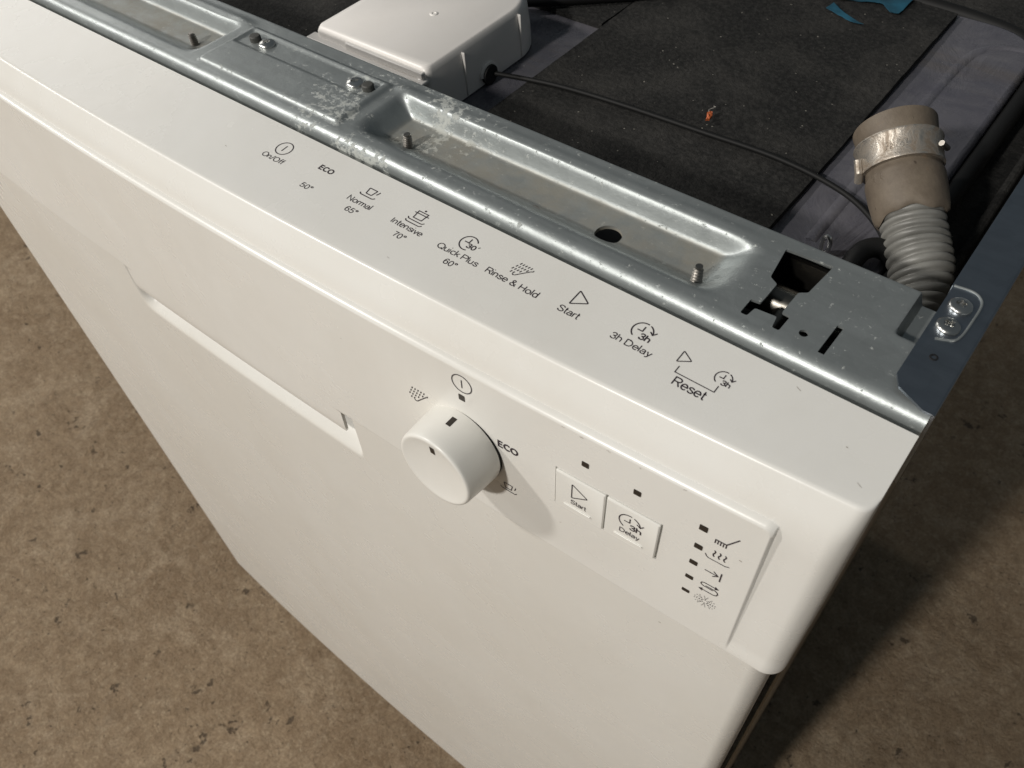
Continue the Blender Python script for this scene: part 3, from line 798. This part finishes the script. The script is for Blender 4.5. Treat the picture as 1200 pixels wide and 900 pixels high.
def pan_screw(loc, r, name='screw', parent=None, rot=0.0, tilt=(0, 0)):
    mb = MB(); n = 28
    prof = [(r, -.0004), (r, .0004), (r * .93, .0009), (r * .75, .0013), (r * .50, .00155), (r * .44, .0016)]
    fn = Matrix.Translation(loc) @ Euler((tilt[0], tilt[1], rot)).to_matrix().to_4x4()
    f = lambda p: fn @ Vector(p)
    mb.lathe(prof, n, f, cap=(True, False))
    # cross recess: a sunk floor and four dark-sided arms
    w = r * .13; L = r * .44
    star = []
    for k in range(4):
        a = k * PI / 2
        for px, py in ((w, -w), (L, -w), (L, w)):
            star.append((px * math.cos(a) - py * math.sin(a), px * math.sin(a) + py * math.cos(a)))
    m = len(star); v = [f((x, y, .0016)) for x, y in star] + [f((x * .8, y * .8, .0006)) for x, y in star]
    mb.add(v, [(i, (i + 1) % m, m + (i + 1) % m, m + i) for i in range(m)] + [tuple(m + i for i in range(m))])
    # fill between the round rim and the star
    ring = [(r * .44 * math.cos(2 * PI * i / n), r * .44 * math.sin(2 * PI * i / n)) for i in range(n)]
    for k in range(4):
        a0 = k * PI / 2
        seg = [(x, y) for x, y in ring if .02 < ((math.atan2(y, x) - a0) % (2 * PI)) < PI / 2 - .02]
        seg.sort(key=lambda q: (math.atan2(q[1], q[0]) - a0) % (2 * PI))
        s0 = star[k * 3 + 2]; sc = star[((k + 1) % 4) * 3]; s1 = star[((k + 1) % 4) * 3 + 1]
        poly = [s0] + seg + [s1, sc]
        mb.add([f((x, y, .00158)) for x, y in poly], [tuple(range(len(poly)))])
    return mb.build(name, 'screw', parent, angle=40)
zr = Z0 + .0006
pan_screw((-.0272, .0817, zr + .0003), .0040, parent=beam, rot=.5)
pan_screw((.0322, .0812, zr + .0003), .0040, parent=beam, rot=.9)
for px in (-.0350, .0402):
    mb = MB().lathe([(.0027, -.001), (.0027, .0022), (.0023, .0027), (.0008, .0028)], 20, lambda p, px=px: (p[0] + px, p[1] + .0815, p[2] + zr))
    mb.build('rubber_plug', 'plug', beam)
# screw points standing up through the trough floor
for (sx, sy, hh, lean) in ((.0742, .0686, .0066, .05), (.2126, .0668, .0085, .02), (-.0733, .0715, .0056, -.20)):
    prof = []
    nt = 6
    for i in range(nt):
        z = hh * .88 * i / nt; k = 1 - .22 * i / nt
        prof += [(.0014 * k, z), (.0022 * k, z + hh * .88 / nt * .40), (.0022 * k, z + hh * .88 / nt * .55), (.0014 * k, z + hh * .88 / nt * .95)]
    prof += [(.0014, hh * .90), (.0013, hh), (.0004, hh)]
    mb = MB().lathe(prof, 18, lambda p, sx=sx, sy=sy, lean=lean: (sx + p[0] + lean * p[2], sy + p[1] + .05 * p[2], FLR + p[2]))
    mb.build('screw_point', 'tip', beam)

# ------------------------------------------------------------------ side rails
def side_rail(sg):
    zt = .0056; x0, x1 = .2842, .2984
    mb = MB()
    poly = [(x1, .0495), (x1, .575), (x0, .575), (x0, .0585), (.2866, .0540), (.2955, .0495)]
    if sg > 0:
        mb.prism(poly, zt - .0009, zt)
        mb.box(x1 - .0002, x1 + .0006, .0495, .575, -.03, zt - .0003)
        mb.box(x0 - .0004, x0 + .0004, .104, .575, -.012, zt - .0003)
    else:
        mb.prism([(-x, y) for x, y in poly][::-1], zt - .0009, zt)
        mb.box(-x1 - .0006, -x1 + .0002, .0495, .575, -.03, zt - .0003)
    o = mb.build('side_rail', 'rail', DW, angle=30); return o
rail = side_rail(1); side_rail(-1)
# pressed seat for the two screws, its raised rim showing as a pale line
rim = [(.2844, .1035, .0058), (.2900, .1040, .0058), (.2930, .1025, .0058), (.2945, .0990, .0058), (.2945, .0900, .0058), (.2940, .0830, .0058), (.2925, .0800, .0058), (.2880, .0780, .0057)]
rp = catmull(rim, 8)
mb = MB().tube(rp, .00045, 8); mb.build('pressed_rim', 'beam', rail)
pan_screw((.2893, .0950, .0060), .0037, parent=rail, rot=.3)
pan_screw((.2893, .0845, .0060), .0037, parent=rail, rot=1.0)
MB().lathe([(.0008, .0050), (.0008, .00585), (.0013, .0058), (.0014, .0054)], 16, lambda p: (p[0] + .2905, p[1] + .0705, p[2])).build('rivet_hole', 'void', rail)

# ------------------------------------------------------------------ top of the tub
TZ = -.0435
poly = rounded([(-.262, .100), (.2540, .100), (.2540, .3760), (-.262, .3760)], [.01, .01, .034, .034], 10)
tub = bevel(MB().prism(poly, TZ - .012, TZ).build('tub_top', 'film', DW, angle=40), .003, 3)
# raised bead pressed into the film-covered strip beside the mat
mb = MB().tube(catmull([(.222, .155, TZ - .0043), (.2225, .25, TZ - .0043), (.224, .325, TZ - .0043), (.232, .350, TZ - .0043), (.250, .357, TZ - .0043)], 8), .0052, 14)
mb.build('pressed_bead', 'film', tub)
MB().box(-.288, .2795, .098, .50, TZ - .016, TZ - .0125).build('tub_flange', 'mat', DW, smooth=False)
gp = catmull([(.2585, .104, TZ - .0045), (.2585, .22, TZ - .0045), (.2585, .335, TZ - .0045), (.2545, .358, TZ - .0045), (.243, .374, TZ - .0045), (.220, .3815, TZ - .004), (.18, .383, TZ - .003), (.10, .383, TZ - .003), (-.1, .383, TZ - .003)], 8)
MB().tube(gp, .0044, 12).build('rubber_gasket', 'black', DW)
MB().tube([(.2755, .10, TZ - .010), (.2755, .50, TZ - .010)], .0022, 10).build('flange_seam', 'mat', DW)
MB().box(-.29, .2795, .388, .573, TZ - .010, TZ - .004).build('rear_cover', 'mat', DW, smooth=False)
MB().box(-.2950, .2950, .10, .57, -.16, -.158).build('inner_shelf', 'void', DW, smooth=False)

def mat_sheet(name, x0, x1, y0, y1, seed):
    rnd = random.Random(seed); nx, ny = max(8, int((x1 - x0) / .006)), max(8, int((y1 - y0) / .006)); v = []
    for i in range(nx + 1):
        for j in range(ny + 1):
            e = i in (0, nx) or j in (0, ny)
            x = x0 + (x1 - x0) * i / nx + (rnd.uniform(-.00015, .00015) if e else 0); y = y0 + (y1 - y0) * j / ny + (rnd.uniform(-.00015, .00015) if e else 0)
            d = math.exp(-(((x - .141) / .010) ** 2 + ((y - .203) / .008) ** 2))
            z = TZ + .0036 + .0009 * math.sin(x * 44 + seed) * math.sin(y * 37) - .0022 * d
            v.append((x, y, z))
    f = grid_faces(nx + 1, ny + 1); n = len(v)
    edge = [i * (ny + 1) for i in range(nx + 1)] + [nx * (ny + 1) + j for j in range(1, ny + 1)] + [i * (ny + 1) + ny for i in range(nx - 1, -1, -1)] + [j for j in range(ny - 1, 0, -1)]
    v += [(v[k][0], v[k][1], TZ + .0002) for k in edge]; m = len(edge)
    f += [(edge[k], edge[(k + 1) % m], n + (k + 1) % m, n + k) for k in range(m)]
    o = mesh_obj(name, v, f, 'mat', DW, angle=50); return o
mat_sheet('bitumen_mat', .0485, .2055, .106, .369, 1)
mat_sheet('bitumen_mat', -.255, -.055, .106, .369, 4)
mat_sheet('bitumen_mat', -.052, .0470, .252, .369, 6)

# ------------------------------------------------------------------ plastic junction box
BZ = -.0155
def box_ring(ins, z, wid=0.0):
    """plan outline of the box at an inset, far right corner cut round"""
    x0, x1, y0, y1 = -.0530 + ins, .0255 - ins, .1315 + ins, .2230 - ins
    poly = [(x0, y0), (x1, y0), (x1, y1 - .016), (x1 - .010, y1), (x0, y1)]
    return [(x, y, z) for x, y in rounded(poly, [.004, .004, .012, .012, .006], 6)]
lv = [(-.0024, TZ + .0006), (-.0022, TZ + .010), (-.0012, -.0190), (-.0004, BZ - .0016), (.0003, BZ - .0005), (.0012, BZ)]
v = []; rings = [box_ring(i, z) for i, z in lv]; n = len(rings[0])
for r in rings: v += r
f = [(l * n + i, l * n + (i + 1) % n, (l + 1) * n + (i + 1) % n, (l + 1) * n + i) for l in range(len(lv) - 1) for i in range(n)] + [tuple((len(lv) - 1) * n + i for i in range(n))]
jb = mesh_obj('junction_box', v, f, 'box', DW, angle=40)
# front lip, raised step on it, ribs on the side, cable arch, lid dimple
bevel(MB().box(-.0580, .0265, .1262, .1330, -.0232, -.0214).build('front_lip', 'box', jb, angle=30), .0006, 2)
bevel(MB().box(-.0300, .0245, .1288, .1330, -.0216, -.0176).build('lip_step', 'box', jb, angle=30), .0007, 2)
for y in (.1560, .2020): bevel(MB().box(.0260, .0284, y, y + .0012, TZ + .001, -.0185).build('side_rib', 'box', jb, angle=30), .0004, 1)
arch = [(.0282, .1735 + .0055 * math.cos(a), TZ + .0055 + .0055 * math.sin(a)) for a in [PI * k / 14 for k in range(15)]]
MB().tube(arch, .0012, 8).build('cable_arch', 'box', jb)
mb = MB().lathe([(.0001, .0004), (.0052, .0004), (.0052, .004), (.0001, .004)], 20, lambda p: (.0265 + p[2], .1735 + p[0], TZ + .0055 + p[1])); mb.build('cable_opening', 'void', jb)
MB().lathe([(.0026, -.0002), (.0020, .0004), (.0012, .0005), (.0006, -.0001)], 20, lambda p: (-.0075 + p[0], .1740 + p[1], BZ + p[2])).build('lid_dimple', 'box', jb)
MB().lathe([(.0045, -.0045), (.0045, 0), (.0040, .0005), (.0030, .0006)], 18, lambda p: (.0222 + p[0], .1330 + p[1], -.0214 + p[2])).build('screw_lug', 'box', jb)

# ------------------------------------------------------------------ loose cables
cz = TZ + .0036 + .0022
o = MB().tube(catmull([(.022, .1735, TZ + .005), (.044, .1800, cz - .0008), (.070, .1845, cz), (.105, .1880, cz), (.1475, .1895, cz + .0004), (.185, .1915, cz), (.2150, .1890, cz - .0015), (.2350, .1815, cz - .003), (.2500, .168, cz - .005), (.262, .150, cz - .012)], 10), .00125, 12).build('power_cable', 'black')
tag(o, 'thin black cable running from the white plastic box to the hose', 'cable')
o = MB().tube(catmull([(-.06, .205, cz), (-.03, .229, cz + .002), (.0, .2440, cz + .002), (.034, .2740, cz + .001), (.066, .303, cz), (.10, .3300, cz), (.16, .372, cz)], 10), .0034, 12).build('thick_cable', 'black')
tag(o, 'thick black cable lying behind the white plastic box at the top edge', 'cable')

# ------------------------------------------------------------------ drain hose
HB = Vector((.2725, .1500, -.040)); HT = Vector((.2300, .2020, -.0125)); HS = .78
ax = (HT - HB); HL = ax.length; ax.normalize()
hx = Vector((1, 0, 0)); hx = (hx - ax * hx.dot(ax)).normalized(); hy = ax.cross(hx)
DH = thing('drain_hose', 'grey corrugated drain hose with brown rubber cuff standing up by the side rail', 'hose', tuple(HB))
hf = lambda p: hx * p[0] + hy * p[1] + ax * p[2]
prof = []
for i in range(24):
    z = -.034 + i * .0038 + .0003 * math.sin(i * 2.1)
    if z > HL * .44: break
    prof += [(.0136, z), (.0147, z + .0004), (.0154, z + .0011), (.0156, z + .0017), (.0154, z + .0023), (.0147, z + .0029), (.0136, z + .0033)]
def wob(p):
    a = math.atan2(p[1], p[0]); k = 1 + .012 * math.sin(2 * a + p[2] * 90)
    t = p[2]; bend = -.9 * max(0, .012 - t) ** 2 / .05
    return hx * (p[0] * k * .80) + hy * (p[1] * k * .80) + ax * (t + .0006 * math.sin(a + t * 200)) + Vector((0, .0, 0)) + hx * bend
MB().lathe(prof, 56, wob).build('corrugated_pipe', 'corr', DH, angle=70)
c0 = HL * .42
prof = [(.0140, c0 + .002), (.0166, c0), (.0182, c0 + .0012), (.0188, c0 + .004), (.0196, c0 + .012), (.0199, c0 + .019), (.0196, c0 + .0205), (.0187, c0 + .0214), (.0188, c0 + .025),
        (.0193, c0 + .032), (.0205, c0 + .040), (.0212, c0 + .0455), (.0213, c0 + .0466), (.0206, c0 + .0470), (.0196, c0 + .0462), (.0185, c0 + .034), (.0180, c0 + .010)]
def cuffw(p):
    a = math.atan2(p[1], p[0]); e = .0009 * math.sin(3 * a + 1) + .0006 * math.sin(7 * a)
    u = max(0, min(1, (c0 + .008 - p[2]) / .008))
    return (hx * p[0] + hy * p[1]) * HS + ax * (c0 + (p[2] - c0) * .92 + e * u)
MB().lathe(prof, 72, cuffw).build('rubber_cuff', 'cuff', DH, angle=50)
def clampw(p):
    a = math.atan2(p[1], p[0]); return (hx * p[0] + hy * p[1]) * HS + ax * (c0 + (p[2] - c0) * .92 + .0016 * math.sin(a - .4))
k0 = c0 + .0258
prof = [(.0192, k0 - .001), (.0206, k0 - .0011), (.0208, k0 - .0004), (.02045, k0 + .0004), (.0209, k0 + .0050), (.0219, k0 + .0112), (.0224, k0 + .0117), (.0222, k0 + .0124), (.0206, k0 + .0124)]
clamp = MB().lathe(prof, 72, clampw).build('hose_clamp', 'clamp', DH, angle=50)
# stamped letters on the band, and the clamp screw
import mathutils
view = (Vector(cam.location) - (HB + ax * k0)); a_view = math.atan2(view.dot(hy), view.dot(hx))
def band(x, y):
    a = a_view - .30 + x / .0213; z = k0 + .0030 + y
    r = .0205 + (z - k0 - .0012) * .14 + .00025
    return clampw((r * math.cos(a), r * math.sin(a), z))
STAMP_SIGN = 1
k = Ink(lambda x, y: band(x * STAMP_SIGN, y)); k.text('FAMBY', 0, 11.5, 0, 3.6, .01); k.build('stamped_letters', clamp, 'clamp')
a = a_view + 1.25
p0 = clampw((.0222 * math.cos(a), .0222 * math.sin(a), k0 + .004)); tg = (-hx * math.sin(a) + hy * math.cos(a))
MB().tube([p0 - tg * .003, p0 + tg * .003], .0012, 12).build('clamp_screw', 'tip', clamp)
a = a_view - 1.30
p0 = clampw((.0218 * math.cos(a), .0218 * math.sin(a), k0 + .001)); tg = (-hx * math.sin(a) + hy * math.cos(a))
MB().tube([p0 - tg * .003 - ax * .003, p0 + tg * .001 - ax * .001, p0 + tg * .003 + ax * .004], .0018, 10).build('clamp_ear', 'clamp', clamp)
# short black elbow beside the hose and a wire eye near the beam
MB().tube(catmull([(.2560, .160, TZ + .004), (.2490, .1590, TZ + .0065), (.2440, .1540, TZ + .0060), (.2425, .146, TZ + .001), (.2425, .138, TZ - .006)], 8), .0042, 14).build('black_elbow', 'black', DW)
ey = [(.2300 + .0028 * math.cos(t_ * PI / 12) * .6, .1500, TZ + .0050 + .0046 * math.sin(t_ * PI / 12)) for t_ in range(25)]
MB().tube(ey, .0010, 8, cap=False).build('wire_eye', 'screw', DW)

# ------------------------------------------------------------------ scraps
mz = TZ + .0045
def scrap(name, poly, z, amp, mat, seed, th=.0003):
    """thin torn piece, crumpled, with thickness"""
    rnd = random.Random(seed); bm = bmesh.new()
    vs = [bm.verts.new((x, y, 0)) for x, y in poly]; bm.faces.new(vs)
    bmesh.ops.triangulate(bm, faces=bm.faces); bmesh.ops.subdivide_edges(bm, edges=bm.edges, cuts=3, use_grid_fill=True)
    for v in bm.verts: v.co.z = z + amp * (.5 + .5 * math.sin(v.co.x * 260 + seed) * math.cos(v.co.y * 310 + seed * 2)) + rnd.uniform(0, amp * .3)
    g = bmesh.ops.extrude_face_region(bm, geom=bm.faces[:])
    for e in g['geom']:
        if isinstance(e, bmesh.types.BMVert): e.co.z += th
    bmesh.ops.recalc_face_normals(bm, faces=bm.faces)
    me = bpy.data.meshes.new(name); bm.to_mesh(me); bm.free(); me.shade_smooth(); me.set_sharp_from_angle(angle=math.radians(40)); me.materials.append(M[mat])
    o = bpy.data.objects.new(name, me); COL.objects.link(o); return o
o = scrap('tape_strip', [(.1800, .3480), (.1810, .369), (.160, .369), (.136, .368), (.134, .348), (.1440, .3455), (.153, .3490), (.1625, .3520), (.1690, .3520), (.1755, .3465)], mz, .0012, 'tape', 2)
tag(o, 'wide torn strip of blue tape on the black mat at the top edge', 'tape')
o = scrap('tape_scrap', [(.1440, .3335), (.1455, .3400), (.1490, .3375), (.1560, .3315), (.1690, .3265), (.1640, .3255), (.1530, .3290)], mz, .0009, 'tape', 5)
tag(o, 'small pointed scrap of blue tape left of the wide blue strip', 'tape')
o = scrap('orange_scrap', [(.1432, .2025), (.1448, .2048), (.1460, .2030), (.1466, .1992), (.1452, .1978), (.1446, .2000)], mz, .0030, 'orange', 3, .0012)
MB().tube(catmull([(.1440, .2030, mz + .003), (.1425, .2060, mz + .003), (.1440, .2095, mz + .003), (.1415, .2125, mz + .001)], 6), .00013, 6).build('fibre_strand', 'fibre', o)
tag(o, 'tiny crumpled orange scrap on the black mat beside the thin cable', 'scrap')
